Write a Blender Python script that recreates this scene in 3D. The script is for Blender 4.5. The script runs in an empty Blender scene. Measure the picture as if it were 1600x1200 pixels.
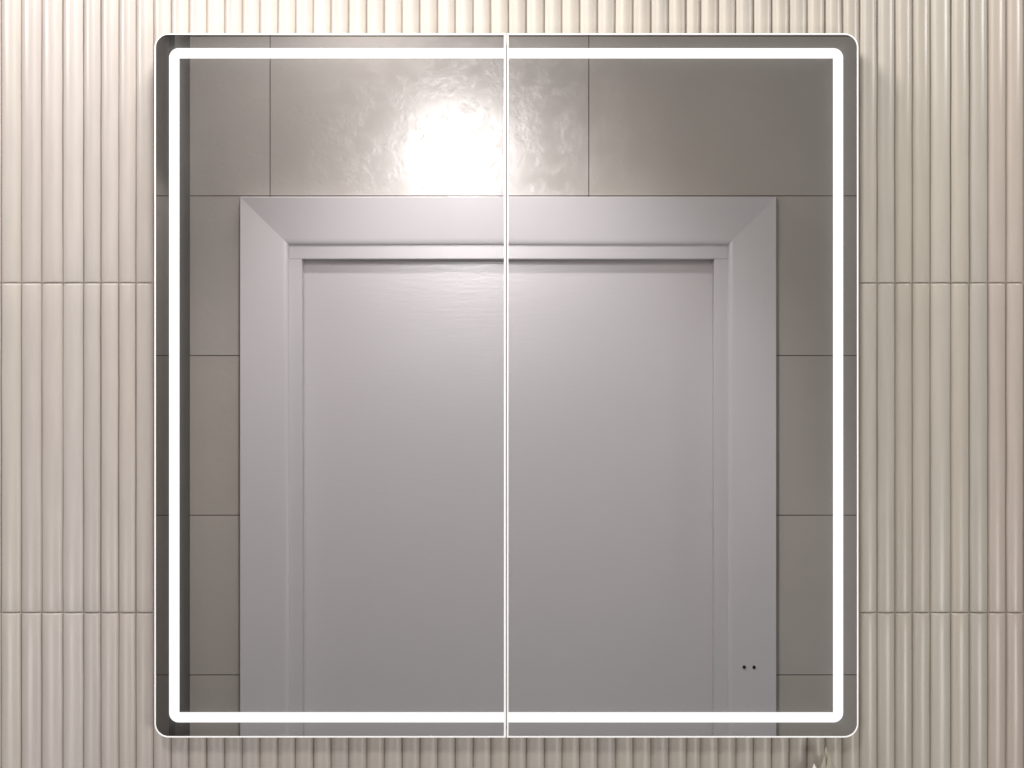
import bpy, bmesh, math, random
from mathutils import Vector, noise

random.seed(7)
sc = bpy.context.scene
C = sc.collection

# ------------------------------------------------------------------ camera
S = 0.5647e-3          # metres per photo pixel (1600 wide) at the mirror plane
D0 = 1.2               # camera to mirror
ZC = 1.75              # eye height
WALL_Y = 0.020         # crest of the fluted tiles
OPP_Y = -1.5           # face of the opposite wall
cam = bpy.data.cameras.new('camera')
cam_o = bpy.data.objects.new('camera', cam)
C.objects.link(cam_o)
cam.sensor_width = 36
cam.lens = 36 * D0 / (1600 * S)
cam.clip_start = 0.02
cam.clip_end = 50
cam_o.location = (0, -D0, ZC)
cam_o.rotation_euler = (math.radians(90), 0, 0)
sc.camera = cam_o

# ------------------------------------------------------------------ light
w = bpy.data.worlds.new('World')
sc.world = w
w.use_nodes = True
bg = w.node_tree.nodes['Background']
bg.inputs[0].default_value = (0.96, 0.97, 1.0, 1)
bg.inputs[1].default_value = 0.25

sc.view_settings.view_transform = 'Standard'
sc.view_settings.look = 'None'
sc.view_settings.exposure = 0
sc.view_settings.gamma = 1
sc.view_settings.use_curve_mapping = False


def lamp(name, kind, loc, power, color=(1, 0.97, 0.95), size=0.05, aim=None, cone=None, blend=0.2):
    l = bpy.data.lights.new(name, kind)
    o = bpy.data.objects.new(name, l)
    C.objects.link(o)
    o.location = loc
    l.energy = power
    l.color = color
    if kind == 'AREA':
        l.shape = 'DISK'
        l.size = size
    else:
        l.shadow_soft_size = size
    if kind == 'SPOT':
        l.spot_size = math.radians(cone)
        l.spot_blend = blend
    if aim is not None:
        o.rotation_euler = (Vector(aim) - Vector(loc)).to_track_quat('-Z', 'Y').to_euler()
    return o


lamp('wall_lamp_light', 'POINT', (-0.16, -0.18, ZC + 0.67), 13.5, size=0.10)
lamp('wall_lamp_beam', 'SPOT', (-0.16, -0.20, ZC + 0.67), 31, (1, 0.965, 1.0), size=0.13, aim=(-0.07, -1.5, ZC + 0.36), cone=33, blend=1.0)
lamp('door_sheen_beam', 'SPOT', (-0.10, -0.18, ZC + 0.41), 3.5, (1, 0.97, 0.985), size=0.035, aim=(-0.08, -1.5, ZC + 0.22), cone=50, blend=1.0)  # added low beam that makes the sheen on the door
for sx, pw in ((-0.76, 5.6), (0.76, 5.0)):
    lamp('side_wall_lamp', 'SPOT', (sx, -0.30, ZC + 0.46), pw, size=0.06, aim=(sx, 0.0, ZC + 0.40), cone=165, blend=0.4)
lamp('front_fill_light', 'AREA', (-0.30, -1.38, ZC + 0.92), 9, size=0.3, aim=(-0.2, 0.05, ZC - 0.2))  # added soft fill from above, brightens the fluted wall
for sx, pw in ((-0.9, 9.2), (0.9, 5.6)):
    lamp('side_fill_light', 'AREA', (sx, -1.30, ZC - 0.50), pw, size=0.4, aim=(sx * 0.40, 0.05, ZC - 0.3))  # added low fills, one each side, to lift the fluted wall
FK = S * (D0 - OPP_Y) / D0       # metres per photo pixel on the opposite wall (seen in the mirror)
lamp('shower_downlight', 'SPOT', ((180 - 800) * FK, OPP_Y + 0.15, ZC + 678 * FK), 9, size=0.01,
     aim=((180 - 800) * FK, OPP_Y + 0.15, 0), cone=43, blend=0.12)


lamp('door_downlight', 'SPOT', ((740 - 800) * FK, OPP_Y + 1.1, ZC + 953 * FK), 58, size=0.07,
     aim=((740 - 800) * FK, OPP_Y, ZC - 0.52), cone=56, blend=0.6)


# ------------------------------------------------------------------ helpers
def at(u, v, y):
    """photo pixel -> point on the vertical plane at y"""
    k = S * (y + D0) / D0
    return Vector(((u - 800) * k, y, ZC + (600 - v) * k))


def back(u, v, y):
    """photo pixel seen IN the mirror -> point on the plane at y on the room's other side"""
    k = S * (D0 - y) / D0
    return Vector(((u - 800) * k, y, ZC + (600 - v) * k))


def obj(name, bm, mat, parent=None, smooth=False):
    bmesh.ops.recalc_face_normals(bm, faces=bm.faces[:])
    me = bpy.data.meshes.new(name)
    bm.to_mesh(me)
    bm.free()
    if smooth:
        for p in me.polygons:
            p.use_smooth = True
    me.materials.append(mat)
    o = bpy.data.objects.new(name, me)
    C.objects.link(o)
    if parent:
        o.parent = parent
        o.matrix_parent_inverse = parent.matrix_world.inverted()
    return o


def empty(name, loc, label, cat, group=None):
    o = bpy.data.objects.new(name, None)
    C.objects.link(o)
    o.location = loc
    o.empty_display_size = 0.05
    o['label'] = label
    o['category'] = cat
    if group:
        o['group'] = group
    bpy.context.view_layer.update()
    return o


def box(bm, a, b, bevel=0.0):
    x0, x1 = sorted((a[0], b[0])); y0, y1 = sorted((a[1], b[1])); z0, z1 = sorted((a[2], b[2]))
    vs = [bm.verts.new(p) for p in ((x0, y0, z0), (x1, y0, z0), (x1, y1, z0), (x0, y1, z0),
                                    (x0, y0, z1), (x1, y0, z1), (x1, y1, z1), (x0, y1, z1))]
    fs = [bm.faces.new([vs[i] for i in q]) for q in ((0, 1, 2, 3), (4, 5, 6, 7), (0, 1, 5, 4), (1, 2, 6, 5), (2, 3, 7, 6), (3, 0, 4, 7))]
    if bevel:
        es = list({e for f in fs for e in f.edges})
        bmesh.ops.bevel(bm, geom=es, offset=bevel, segments=2, affect='EDGES', profile=0.5)


def prism(bm, pts, y0, y1, bevel=0.0):
    """closed x-z outline pushed through y"""
    a = [bm.verts.new((x, y0, z)) for x, z in pts]
    b = [bm.verts.new((x, y1, z)) for x, z in pts]
    n = len(pts)
    bm.faces.new(a)
    bm.faces.new(b[::-1])
    for i in range(n):
        j = (i + 1) % n
        bm.faces.new((a[i], a[j], b[j], b[i]))


def ring(bm, outer, inner, y0, y1):
    n = len(outer)
    oa = [bm.verts.new((x, y0, z)) for x, z in outer]
    ia = [bm.verts.new((x, y0, z)) for x, z in inner]
    ob = [bm.verts.new((x, y1, z)) for x, z in outer]
    ib = [bm.verts.new((x, y1, z)) for x, z in inner]
    for i in range(n):
        j = (i + 1) % n
        bm.faces.new((oa[i], oa[j], ia[j], ia[i]))
        bm.faces.new((ob[i], ib[i], ib[j], ob[j]))
        bm.faces.new((oa[i], ob[i], ob[j], oa[j]))
        bm.faces.new((ia[i], ia[j], ib[j], ib[i]))


def rrect(u0, v0, u1, v1, rl, rr, y=0.0, seg=10):
    """rounded rectangle in photo pixels; rl / rr: radius of left / right corners"""
    out = []
    for cx, cy, r, a0 in ((u1 - rr, v0 + rr, rr, 90), (u0 + rl, v0 + rl, rl, 180), (u0 + rl, v1 - rl, rl, 270), (u1 - rr, v1 - rr, rr, 0)):
        step = 1 if a0 in (180, 270, 0, 90) else 1
        rng = range(seg + 1)
        for k in rng:
            if a0 == 90:
                ang = math.radians(0 + 90 * k / seg)
            elif a0 == 180:
                ang = math.radians(90 + 90 * k / seg)
            elif a0 == 270:
                ang = math.radians(180 + 90 * k / seg)
            else:
                ang = math.radians(270 + 90 * k / seg)
            rad = max(r, 0.02)
            p = at(cx + rad * math.cos(ang), cy - rad * math.sin(ang), y)
            out.append((p.x, p.z))
    return out


# ------------------------------------------------------------------ materials
def mat(name):
    m = bpy.data.materials.new(name)
    m.use_nodes = True
    nt = m.node_tree
    return m, nt, nt.nodes['Principled BSDF']


def node(nt, t, **kw):
    n = nt.nodes.new(t)
    for k, v in kw.items():
        if hasattr(n, k):
            setattr(n, k, v)
        else:
            n.inputs[k].default_value = v
    return n


def plain(name, col, rough=0.5, metal=0.0, spec=0.5, noise_amt=0.06, nscale=40):
    m, nt, p = mat(name)
    p.inputs['Roughness'].default_value = rough
    p.inputs['Metallic'].default_value = metal
    p.inputs['Specular IOR Level'].default_value = spec
    tc = node(nt, 'ShaderNodeTexCoord')
    n = node(nt, 'ShaderNodeTexNoise')
    n.inputs['Scale'].default_value = nscale
    nt.links.new(tc.outputs['Object'], n.inputs['Vector'])
    r = node(nt, 'ShaderNodeValToRGB')
    r.color_ramp.elements[0].color = tuple(c * (1 - noise_amt) for c in col) + (1,)
    r.color_ramp.elements[1].color = tuple(min(1, c * (1 + noise_amt)) for c in col) + (1,)
    nt.links.new(n.outputs['Fac'], r.inputs['Fac'])
    nt.links.new(r.outputs['Color'], p.inputs['Base Color'])
    return m, nt, p


def glazed_flute():
    m, nt, p = mat('glazed_flute_ceramic')
    L = nt.links.new
    at_ = node(nt, 'ShaderNodeAttribute', attribute_name='tint')
    tc = node(nt, 'ShaderNodeTexCoord')
    mp = node(nt, 'ShaderNodeMapping')
    mp.inputs['Scale'].default_value = (1, 1, 0.12)
    L(tc.outputs['Object'], mp.inputs['Vector'])
    n = node(nt, 'ShaderNodeTexNoise')
    n.inputs['Scale'].default_value = 160
    n.inputs['Detail'].default_value = 5
    L(mp.outputs['Vector'], n.inputs['Vector'])
    r = node(nt, 'ShaderNodeMapRange')
    r.inputs['To Min'].default_value = 0.90
    r.inputs['To Max'].default_value = 1.08
    L(n.outputs['Fac'], r.inputs['Value'])
    mx = node(nt, 'ShaderNodeVectorMath', operation='SCALE')
    L(at_.outputs['Color'], mx.inputs[0])
    L(r.outputs['Result'], mx.inputs['Scale'])
    L(mx.outputs['Vector'], p.inputs['Base Color'])
    n2 = node(nt, 'ShaderNodeTexNoise')
    n2.inputs['Scale'].default_value = 60
    n2.inputs['Detail'].default_value = 3
    L(mp.outputs['Vector'], n2.inputs['Vector'])
    r2 = node(nt, 'ShaderNodeMapRange')
    r2.inputs['To Min'].default_value = 0.25
    r2.inputs['To Max'].default_value = 0.40
    L(n2.outputs['Fac'], r2.inputs['Value'])
    L(r2.outputs['Result'], p.inputs['Roughness'])
    b = node(nt, 'ShaderNodeBump')
    b.inputs['Strength'].default_value = 0.10
    b.inputs['Distance'].default_value = 0.002
    L(n2.outputs['Fac'], b.inputs['Height'])
    L(b.outputs['Normal'], p.inputs['Normal'])
    p.inputs['Specular IOR Level'].default_value = 0.5
    return m


def wall_tile():
    m, nt, p = mat('taupe_wall_tile')
    L = nt.links.new
    at_ = node(nt, 'ShaderNodeAttribute', attribute_name='tint')
    tc = node(nt, 'ShaderNodeTexCoord')
    n = node(nt, 'ShaderNodeTexNoise')
    n.inputs['Scale'].default_value = 7
    n.inputs['Detail'].default_value = 6
    L(tc.outputs['Object'], n.inputs['Vector'])
    r = node(nt, 'ShaderNodeMapRange')
    r.inputs['To Min'].default_value = 0.93
    r.inputs['To Max'].default_value = 1.07
    L(n.outputs['Fac'], r.inputs['Value'])
    mx = node(nt, 'ShaderNodeVectorMath', operation='SCALE')
    L(at_.outputs['Color'], mx.inputs[0])
    L(r.outputs['Result'], mx.inputs['Scale'])
    L(mx.outputs['Vector'], p.inputs['Base Color'])
    p.inputs['Specular IOR Level'].default_value = 0.6
    # cloudy polish: patches of the stone-effect glaze are shinier
    n2 = node(nt, 'ShaderNodeTexNoise')
    n2.inputs['Scale'].default_value = 22
    n2.inputs['Detail'].default_value = 8
    n2.inputs['Roughness'].default_value = 0.62
    n2.inputs['Distortion'].default_value = 0.6
    L(tc.outputs['Object'], n2.inputs['Vector'])
    r2 = node(nt, 'ShaderNodeMapRange')
    r2.inputs['From Min'].default_value = 0.44
    r2.inputs['From Max'].default_value = 0.54
    r2.inputs['To Min'].default_value = 0.18
    r2.inputs['To Max'].default_value = 0.27
    L(n2.outputs['Fac'], r2.inputs['Value'])
    L(r2.outputs['Result'], p.inputs['Roughness'])
    b = node(nt, 'ShaderNodeBump')
    n3 = node(nt, 'ShaderNodeTexNoise')
    n3.inputs['Scale'].default_value = 40
    n3.inputs['Detail'].default_value = 7
    n3.inputs['Roughness'].default_value = 0.6
    L(tc.outputs['Object'], n3.inputs['Vector'])
    r3 = node(nt, 'ShaderNodeMapRange')
    r3.inputs['From Min'].default_value = 0.47
    r3.inputs['From Max'].default_value = 0.53
    r3.inputs['To Min'].default_value = 0.05
    r3.inputs['To Max'].default_value = 1.0
    L(n2.outputs['Fac'], r3.inputs['Value'])
    L(r3.outputs['Result'], b.inputs['Strength'])
    b.inputs['Distance'].default_value = 0.0009
    L(n3.outputs['Fac'], b.inputs['Height'])
    L(b.outputs['Normal'], p.inputs['Normal'])
    return m


def door_paint():
    m, nt, p = mat('satin_grey_door_paint')
    L = nt.links.new
    p.inputs['Base Color'].default_value = (0.535, 0.510, 0.535, 1)
    p.inputs['Roughness'].default_value = 0.26
    p.inputs['Specular IOR Level'].default_value = 1.0
    tc = node(nt, 'ShaderNodeTexCoord')
    mp = node(nt, 'ShaderNodeMapping')
    mp.inputs['Scale'].default_value = (1, 1, 6)
    L(tc.outputs['Object'], mp.inputs['Vector'])
    n = node(nt, 'ShaderNodeTexNoise')
    n.inputs['Scale'].default_value = 22
    n.inputs['Detail'].default_value = 5
    n.inputs['Distortion'].default_value = 0.8
    L(mp.outputs['Vector'], n.inputs['Vector'])
    b = node(nt, 'ShaderNodeBump')
    b.inputs['Strength'].default_value = 1.0
    b.inputs['Distance'].default_value = 0.0002
    L(n.outputs['Fac'], b.inputs['Height'])
    L(b.outputs['Normal'], p.inputs['Normal'])
    return m


M_FLUTE = glazed_flute()
M_TILE = wall_tile()
M_DOOR = door_paint()
M_CASING, _nt, _p = plain('satin_grey_casing_paint', (0.535, 0.510, 0.535), 0.29, spec=0.8, nscale=12, noise_amt=0.02)
M_GROUT, _nt, _p = plain('beige_grout', (0.30, 0.26, 0.22), 0.9, nscale=300)
M_GROUT2, _nt, _p = plain('dark_taupe_grout', (0.10, 0.085, 0.075), 0.9, nscale=300)
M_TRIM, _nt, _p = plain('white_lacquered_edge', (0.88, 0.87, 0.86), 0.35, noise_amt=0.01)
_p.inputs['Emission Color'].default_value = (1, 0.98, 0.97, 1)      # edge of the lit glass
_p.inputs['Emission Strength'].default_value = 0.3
M_BODY, _nt, _p = plain('grey_cabinet_carcass', (0.35, 0.34, 0.33), 0.5)
M_DARK, _nt, _p = plain('dark_stone_panel', (0.055, 0.048, 0.043), 0.45, noise_amt=0.35, nscale=14)
M_HOLE, _nt, _p = plain('black_hole', (0.01, 0.01, 0.01), 0.8)

M_MIRROR, nt, p = mat('silvered_mirror_glass')
p.inputs['Base Color'].default_value = (0.86, 0.86, 0.85, 1)
p.inputs['Metallic'].default_value = 1.0
p.inputs['Roughness'].default_value = 0.0


def painted_halo(nt, p):
    """light halo painted into the glass, fades out over a few millimetres either side of the light strip"""
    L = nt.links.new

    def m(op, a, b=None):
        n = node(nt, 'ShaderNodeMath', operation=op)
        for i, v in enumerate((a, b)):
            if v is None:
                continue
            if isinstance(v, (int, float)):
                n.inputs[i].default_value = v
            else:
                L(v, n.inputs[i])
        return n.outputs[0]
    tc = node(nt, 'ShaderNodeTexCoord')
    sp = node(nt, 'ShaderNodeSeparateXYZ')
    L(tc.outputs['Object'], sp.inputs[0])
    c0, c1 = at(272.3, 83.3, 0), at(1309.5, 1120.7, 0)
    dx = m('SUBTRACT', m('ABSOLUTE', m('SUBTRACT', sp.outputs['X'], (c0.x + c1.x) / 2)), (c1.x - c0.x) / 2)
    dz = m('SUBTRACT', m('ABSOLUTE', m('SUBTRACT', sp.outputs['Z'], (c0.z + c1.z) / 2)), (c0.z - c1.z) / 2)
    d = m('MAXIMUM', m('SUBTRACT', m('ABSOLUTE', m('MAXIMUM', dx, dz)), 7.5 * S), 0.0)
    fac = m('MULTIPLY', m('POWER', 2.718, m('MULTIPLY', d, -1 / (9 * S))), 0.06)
    df = node(nt, 'ShaderNodeBsdfDiffuse')  # pale diffuse standing in for scattered strip light
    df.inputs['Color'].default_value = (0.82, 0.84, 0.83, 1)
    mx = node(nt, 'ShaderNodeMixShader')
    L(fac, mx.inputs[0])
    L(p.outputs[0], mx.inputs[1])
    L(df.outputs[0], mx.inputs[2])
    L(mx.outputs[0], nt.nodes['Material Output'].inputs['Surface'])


painted_halo(nt, p)

M_LED, nt, p = mat('frosted_led_strip')
p.inputs['Base Color'].default_value = (0.25, 0.25, 0.25, 1)
p.inputs['Emission Color'].default_value = (1, 0.985, 0.975, 1)
p.inputs['Emission Strength'].default_value = 0.84


# ------------------------------------------------------------------ fluted tile wall
def fluted_wall():
    kw = S * (WALL_Y + D0) / D0
    L = [0, 31.5, 63.5, 96.5, 129, 156, 184, 211, 238.5, 266]
    u = 266
    while u < 1100:
        u += 27.83
        L.append(u)
    # settle on the measured right-hand joints
    L = [x for x in L if x < 1085]
    R = [1095, 1123, 1150.5, 1178, 1206.5, 1234, 1262, 1290, 1317, 1344, 1372, 1399.5, 1427, 1455, 1487, 1516, 1545, 1573.5, 1601]
    if R[0] - L[-1] < 20:
        L.pop()
    edges = L + R
    u = 0.0
    while u > -700:
        u -= 27.8
        edges.insert(0, u)
    u = 1601
    while u < 2300:
        u += 27.8
        edges.append(u)
    rows = [-1106, -590, -74, 442, 958, 1474, 1990]
    bm = bmesh.new()
    tint = bm.loops.layers.float_color.new('tint')
    NP, NZ = 12, 18
    for i in range(len(edges) - 1):
        u0, u1 = edges[i], edges[i + 1]
        uc = (u0 + u1) / 2
        # warm pinkish tone to the left, cooler sand to the right, each strip a little different
        k = min(1, max(0, (uc - 100) / 1300))
        base = Vector((0.555, 0.500, 0.458)).lerp(Vector((0.49, 0.450, 0.380)), k)
        if u0 >= 1540 and u0 < 1600:
            base = Vector((0.50, 0.435, 0.375))
        if -5 < u0 < 5:
            base = Vector((0.53, 0.488, 0.44))
        if 1450 < u0 < 1460:
            base *= 1.05
        strip = random.uniform(0.965, 1.03)
        hue = random.uniform(-0.006, 0.006)
        for j in range(len(rows) - 1):
            v0, v1 = rows[j], rows[j + 1]
            col = base * strip * random.uniform(0.985, 1.015)
            col = (col.x + hue, col.y, col.z - hue * 0.8, 1)
            x0 = (u0 - 800) * kw + 0.00045
            x1 = (u1 - 800) * kw - 0.00045
            zt = ZC + (600 - v0) * kw - 0.00035
            zb = ZC + (600 - v1) * kw + 0.00035
            seed = random.uniform(0, 100)
            lift = random.uniform(-0.0003, 0.0003)
            zs = [0, 0.0006, 0.0018] + [0.0018 + (zt - zb - 0.0036) * q / (NZ - 5) for q in range(1, NZ - 5)] + [zt - zb - 0.0018, zt - zb - 0.0006, zt - zb]
            grid = []
            for q, dz in enumerate(zs):
                z = zb + dz
                e = min(dz, zt - zb - dz)
                drop = 0.0007 if e < 0.0001 else (0.0002 if e < 0.001 else 0)
                wl = noise.noise(Vector((seed, z * 18, 0))) * 0.00045
                wr = noise.noise(Vector((seed + 31, z * 18, 4))) * 0.00045
                row = []
                for a in range(NP + 1):
                    t = -1 + 2 * a / NP
                    s = math.sin(t * math.pi / 2)          # denser near the edges
                    xm, hw = (x0 + wl + x1 + wr) / 2, (x1 + wr - x0 - wl) / 2
                    y = WALL_Y + lift + drop + 0.0046 * (1 - math.sqrt(max(0, 1 - (0.96 * s) ** 2)))
                    row.append(bm.verts.new((xm + s * hw, y, z)))
                grid.append(row)
            for q in range(len(zs) - 1):
                for a in range(NP):
                    f = bm.faces.new((grid[q][a], grid[q][a + 1], grid[q + 1][a + 1], grid[q + 1][a]))
                    f.smooth = True
                    for lp in f.loops:
                        lp[tint] = col
            # end faces
            for row, yb in ((grid[0], 1), (grid[-1], -1)):
                b = [bm.verts.new((v.co.x, WALL_Y + 0.0065, v.co.z)) for v in row]
                for a in range(NP):
                    f = bm.faces.new((row[a], row[a + 1], b[a + 1], b[a]))
                    for lp in f.loops:
                        lp[tint] = col
    me_o = obj('fluted_tile_wall', bm, M_FLUTE, smooth=True)
    # bed of grout and wall behind the strips
    g = bmesh.new()
    xa, xb = (edges[0] - 800) * kw, (edges[-1] - 800) * kw
    box(g, (xa, WALL_Y + 0.0036, ZC + (600 - rows[-1]) * kw), (xb, WALL_Y + 0.08, ZC + (600 - rows[0]) * kw))
    gr = obj('grout_bed', g, M_GROUT, me_o)
    return me_o


fw = fluted_wall()
fw['kind'] = 'structure'
fw['label'] = 'wall of glazed beige fluted vertical strip tiles behind the lit mirror cabinet'
fw['category'] = 'wall'


# ------------------------------------------------------------------ opposite tiled wall (seen in the mirror)
def rect_minus(r, h):
    x0, z0, x1, z1 = r
    a0, b0, a1, b1 = h
    if a1 <= x0 or a0 >= x1 or b1 <= z0 or b0 >= z1:
        return [r]
    out = []
    if a0 > x0: out.append((x0, z0, a0, z1))
    if a1 < x1: out.append((a1, z0, x1, z1))
    m0, m1 = max(x0, a0), min(x1, a1)
    if b1 < z1: out.append((m0, b1, m1, z1))
    if b0 > z0: out.append((m0, z0, m1, b0))
    return out


def opposite_wall():
    hole = (back(448, 0, OPP_Y).x, -1.0, back(1141, 0, OPP_Y).x, back(0, 378, OPP_Y).z)
    bm = bmesh.new()
    tint = bm.loops.layers.float_color.new('tint')
    g = bmesh.new()
    gap = 0.0009
    us = [422 + 498 * k for k in range(-2, 4)]
    vs = [306 + 249.5 * k for k in range(-3, 7)]
    for i in range(len(us) - 1):
        for j in range(len(vs) - 1):
            a = back(us[i], vs[j + 1], OPP_Y); b = back(us[i + 1], vs[j], OPP_Y)
            z0 = max(a.z, 0.0)
            r = (a.x + gap, z0 + gap, b.x - gap, b.z - gap)
            f_ = random.uniform(0.97, 1.03)
            col = (0.415 * f_, 0.383 * f_, 0.357 * f_ * random.uniform(0.98, 1.02), 1)
            for q in rect_minus(r, hole):
                n0 = len(bm.faces)
                box(bm, (q[0], OPP_Y - 0.008, q[1]), (q[2], OPP_Y, q[3]))
                bm.faces.ensure_lookup_table()
                for f in bm.faces[n0:]:
                    for lp in f.loops:
                        lp[tint] = col
    o = obj('tiled_wall', bm, M_TILE)
    a = back(us[0], vs[-1], OPP_Y); b = back(us[-1], vs[0], OPP_Y)
    for q in rect_minus((a.x, 0, b.x, b.z), (hole[0] + 0.002, -1, hole[2] - 0.002, hole[3] - 0.002)):
        box(g, (q[0], OPP_Y - 0.10, q[1]), (q[2], OPP_Y - 0.0022, q[3]))
    obj('grout_bed', g, M_GROUT2, o)
    return o


tw = opposite_wall()
tw['kind'] = 'structure'
tw['label'] = 'wall of large taupe tiles around the grey door, reflected in the mirror'
tw['category'] = 'wall'


# ------------------------------------------------------------------ door reflected in the mirror
def door():
    O = OPP_Y
    base = back(795, 600, O)
    root = empty('panelled_door', (base.x, O, 0), 'light grey panelled door with wide mitred casing, reflected in the mirror', 'door')

    # casing: three mitred boards, outer edge thick, inner edge thinner
    uo0, uo1, vo = 377.5, 1210.5, 309.5
    ui0, ui1, vi = 452.5, 1136.5, 383
    yo, yi, yb = O + 0.019, O + 0.0120, O + 0.0005

    def board(outer, inner, name='casing_board'):
        bm = bmesh.new()
        # outer/inner: pairs of (x,z)
        nseg = 6
        prof = [(0.0, yb), (0.0, yo - 0.002), (0.012, yo)]
        for q in range(1, nseg):
            prof.append((0.012 + 0.868 * q / nseg, yo + (yi - yo) * q / nseg))
        prof += [(0.88, yi), (0.92, yi - 0.0005), (0.95, yi - 0.0012), (0.972, yi - 0.0022), (0.988, yi - 0.0036), (1.0, yi - 0.006), (1.0, yb - 0.004)]
        rings = []
        for e in (0, 1):
            ox, oz = outer[e]; ix, iz = inner[e]
            rings.append([bm.verts.new((ox + (ix - ox) * t, y, oz + (iz - oz) * t)) for t, y in prof])
        n = len(prof)
        for q in range(n):
            r = (q + 1) % n
            bm.faces.new((rings[0][q], rings[0][r], rings[1][r], rings[1][q]))
        bm.faces.new(rings[0]); bm.faces.new(rings[1][::-1])
        return obj(name, bm, M_CASING, root)

    o0 = back(uo0, vo, O); o1 = back(uo1, vo, O)
    i0 = back(ui0, vi, O); i1 = back(ui1, vi, O)
    board(((o0.x, 0), (o0.x, o0.z)), ((i0.x, 0), (i0.x, i0.z)))
    rb = board(((o1.x, 0), (o1.x, o1.z)), ((i1.x, 0), (i1.x, i1.z)))
    rb['label'] = 'casing board with two small dark screw holes'
    board(((o0.x, o0.z), (o1.x, o1.z)), ((i0.x, i0.z), (i1.x, i1.z)))
    for uu in (1161, 1176):
        bm = bmesh.new()
        c = back(uu, 1040, O)
        yy = yo + (yi - yo) * (1210.5 - uu) / 74.0
        pts = [(c.x + 0.0033 * math.cos(a * math.pi / 8), c.z + 0.0033 * math.sin(a * math.pi / 8)) for a in range(16)]
        prism(bm, pts, yy - 0.004, yy + 0.0012)
        obj('screw_hole', bm, M_HOLE, rb)

    # leaf: frame of stiles and top rail, panel set back
    yl = O + 0.003
    p0 = back(472, 404.5, yl); p1 = back(1116, 404.5, yl)
    bm = bmesh.new()
    def pr(x0, z0, x1, z1):
        box(bm, (x0, O - 0.045, z0), (x1, yl, z1), 0.0012)
    pr(i0.x - 0.004, 0.004, p0.x, p0.z + 0.00001)
    obj('stile', bm, M_CASING, root)
    bm = bmesh.new()
    pr(p1.x, 0.004, i1.x + 0.004, p0.z + 0.00001)
    obj('stile', bm, M_CASING, root)
    bm = bmesh.new()
    pr(i0.x - 0.004, p0.z, i1.x + 0.004, i0.z + 0.004)
    obj('top_rail', bm, M_CASING, root)
    bm = bmesh.new()
    box(bm, (p0.x - 0.001, O - 0.043, 0.004), (p1.x + 0.001, O - 0.027, p0.z + 0.001))
    obj('door_panel', bm, M_DOOR, root)
    return root


door()

# dark stone shower enclosure at the left of the reflection: a thin upright beside the door, an added unseen panel beyond it to block light
xr = back(297, 600, OPP_Y).x
enc = empty('shower_enclosure', (xr, OPP_Y, 0), 'dark stone shower upright left of the door, reflected along the mirror edge, with an added unseen shade panel', 'shower enclosure')
bm = bmesh.new()
box(bm, (xr - 0.012, OPP_Y + 0.0005, 0), (xr, OPP_Y + 0.12, 2.75), 0.001)
obj('upright_panel', bm, M_DARK, enc)
xs = back(163, 600, OPP_Y).x
bm = bmesh.new()
box(bm, (xs - 0.02, OPP_Y + 0.0005, 0), (xs, OPP_Y + 0.6, 2.75), 0.001)
obj('unseen_shade_panel', bm, M_DARK, enc)


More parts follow.
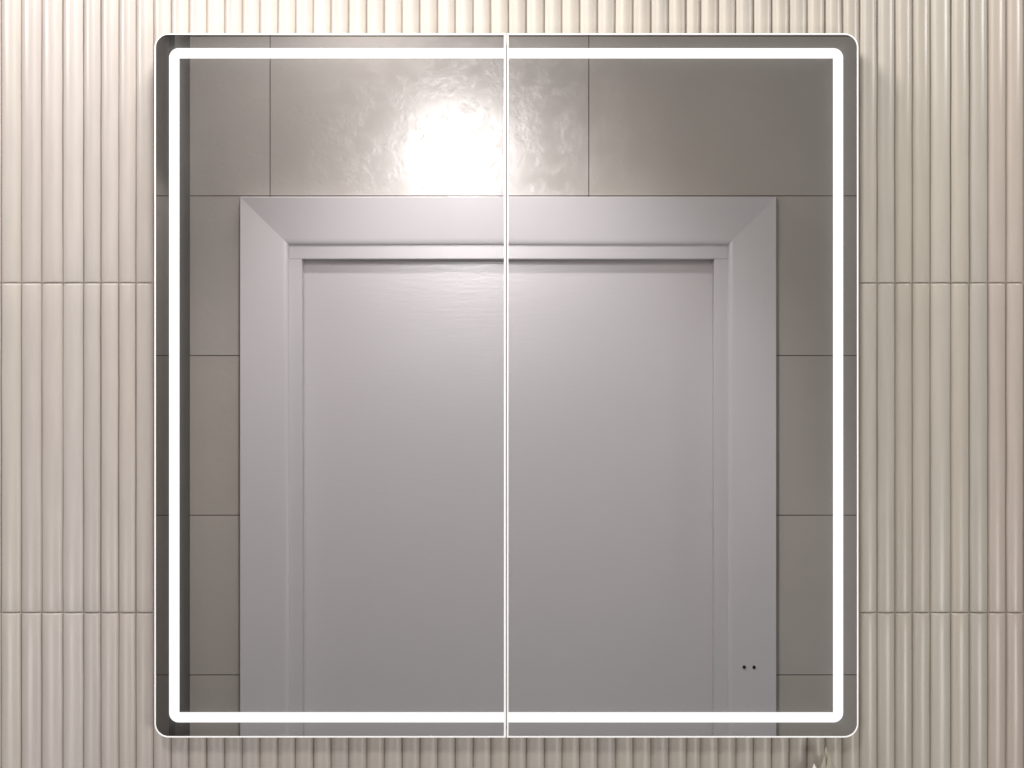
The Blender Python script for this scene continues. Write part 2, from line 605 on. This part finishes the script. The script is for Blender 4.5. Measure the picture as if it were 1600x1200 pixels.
# ------------------------------------------------------------------ mirror cabinet
def cabinet():
    c = at(791, 1152, WALL_Y)
    root = empty('mirror_cabinet', (c.x, WALL_Y, c.z), 'square two-door mirror cabinet with rounded corners and glowing white light border', 'mirror cabinet')
    a = at(252, 63, 0.0); b = at(1330, 1141, 0.0)
    bm = bmesh.new()
    box(bm, (a.x, 0.0165, b.z), (b.x, WALL_Y - 0.0005, a.z))
    obj('carcass', bm, M_BODY, root)
    for side in (0, 1):
        if side == 0:
            u0, u1, rl, rr = 241.5, 790.3, 22, 1.0
            iu0, iu1, irl, irr = 243.4, 787.4, 19.8, 0.3
        else:
            u0, u1, rl, rr = 792.0, 1341.0, 1.0, 22
            iu0, iu1, irl, irr = 794.4, 1339.1, 0.3, 19.8
        bm = bmesh.new()
        prism(bm, rrect(u0 + 1.2, 53.4, u1 - 0.4, 1151.0, max(rl - 1, 1), max(rr - 1, 1)), 0.0042, 0.016)
        d = obj('mirror_door', bm, M_BODY, root)
        bm = bmesh.new()
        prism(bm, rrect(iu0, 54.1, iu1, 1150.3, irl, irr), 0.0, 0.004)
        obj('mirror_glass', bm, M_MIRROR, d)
        bm = bmesh.new()
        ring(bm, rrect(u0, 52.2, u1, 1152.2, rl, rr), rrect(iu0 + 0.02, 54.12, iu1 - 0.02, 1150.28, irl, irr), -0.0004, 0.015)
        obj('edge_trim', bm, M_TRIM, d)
        # frosted light strip: three sides of the border
        def P(u, v):
            q = at(u, v, 0.0)
            return (q.x, q.z)
        r = 15.0
        pts = []
        if side == 0:
            pts.append(P(iu1 - 0.1, 75.5))
            for k in range(11):
                t = math.radians(90 + 9 * k); pts.append(P(264.5 + r + r * math.cos(t), 75.5 + r - r * math.sin(t)))
            for k in range(11):
                t = math.radians(180 + 9 * k); pts.append(P(264.5 + r + r * math.cos(t), 1128.5 - r - r * math.sin(t)))
            pts += [P(iu1 - 0.1, 1128.5), P(iu1 - 0.1, 1113), P(280.2, 1113), P(280.2, 91.2), P(iu1 - 0.1, 91.2)]
        else:
            pts.append(P(iu0 + 0.1, 75.5))
            for k in range(11):
                t = math.radians(90 - 9 * k); pts.append(P(1317.2 - r + r * math.cos(t), 75.5 + r - r * math.sin(t)))
            for k in range(11):
                t = math.radians(0 - 9 * k); pts.append(P(1317.2 - r + r * math.cos(t), 1128.5 - r - r * math.sin(t)))
            pts += [P(iu0 + 0.1, 1128.5), P(iu0 + 0.1, 1113), P(1301.8, 1113), P(1301.8, 91.2), P(iu0 + 0.1, 91.2)]
        bm = bmesh.new()
        prism(bm, pts, -0.0007, -0.0001)
        obj('light_strip', bm, M_LED, d)
    return root


cabinet()


# ------------------------------------------------------------------ dried flower, its tip just in the picture
def flower():
    y = -0.002
    b = at(1290, 1560, y)
    root = empty('dried_flower', (b.x, y, b.z), 'tip of a pale dried flower with a white petal below the cabinet corner', 'flower')
    m_pl, nt, p = plain('dried_bract', (0.43, 0.395, 0.31), 0.7, noise_amt=0.2, nscale=120)
    m_pe, nt, p = plain('white_petal', (0.88, 0.84, 0.80), 0.6, noise_amt=0.05, nscale=120)
    m_st, nt, p = plain('dry_stem', (0.22, 0.19, 0.11), 0.8, noise_amt=0.2, nscale=120)

    def blade(bm, base, tip, wid, bow, dy, n=10, rag=0.0):
        p0 = at(*base, y); p1 = at(*tip, y)
        side = Vector((p1.z - p0.z, 0, -(p1.x - p0.x))).normalized()
        rows = []
        for k in range(n + 1):
            t = k / n
            c = p0.lerp(p1, t) + side * (bow * S * 4 * t * (1 - t)) + Vector((0, dy * math.sin(t * 2.2), 0))
            wv = wid * S * (math.sin(math.pi * (0.12 + 0.88 * t)) ** 0.8) * (1 + rag * random.uniform(-1, 1))
            rows.append([c - side * wv + Vector((0, wv * 0.35, 0)), c, c + side * wv + Vector((0, wv * 0.35, 0))])
        for off in (0.0, 0.0004):
            vs = [[bm.verts.new(q + Vector((0, off, 0))) for q in r] for r in rows]
            for k in range(n):
                for q in (0, 1):
                    bm.faces.new((vs[k][q], vs[k][q + 1], vs[k + 1][q + 1], vs[k + 1][q]))
    bm = bmesh.new()
    for args in (((1291, 1290), (1291.5, 1167), 9, 3, 0.003), ((1286, 1290), (1285.5, 1175), 8, -3, 0.002),
                 ((1294, 1290), (1299, 1184), 10, 4, -0.002), ((1284, 1290), (1288, 1177), 8, -2, -0.003),
                 ((1290, 1290), (1303, 1192), 7, 6, 0.004), ((1286, 1290), (1279, 1196), 8, -5, 0.003),
                 ((1292, 1290), (1294, 1175), 8, 2, -0.004)):
        blade(bm, *args, rag=0.12)
    obj('bract', bm, m_pl, root, smooth=True)
    bm = bmesh.new()
    blade(bm, (1288, 1262), (1270, 1190.5), 9, -4, -0.006)
    obj('petal', bm, m_pe, root, smooth=True)
    bm = bmesh.new()
    p0 = at(1290, 1560, y); p1 = at(1290, 1280, y)
    rows = []
    for k in range(9):
        t = k / 8
        c = p0.lerp(p1, t) + Vector((0.004 * math.sin(t * 3), 0, 0))
        rr = 0.0022 + 0.002 * max(0, t - 0.85) / 0.15
        rows.append([bm.verts.new(c + Vector((rr * math.cos(a * math.pi / 4), rr * math.sin(a * math.pi / 4), 0))) for a in range(8)])
    for k in range(8):
        for a in range(8):
            bm.faces.new((rows[k][a], rows[k][(a + 1) % 8], rows[k + 1][(a + 1) % 8], rows[k + 1][a]))
    bm.faces.new(rows[0]); bm.faces.new(rows[-1])
    obj('stem', bm, m_st, root, smooth=True)


flower()
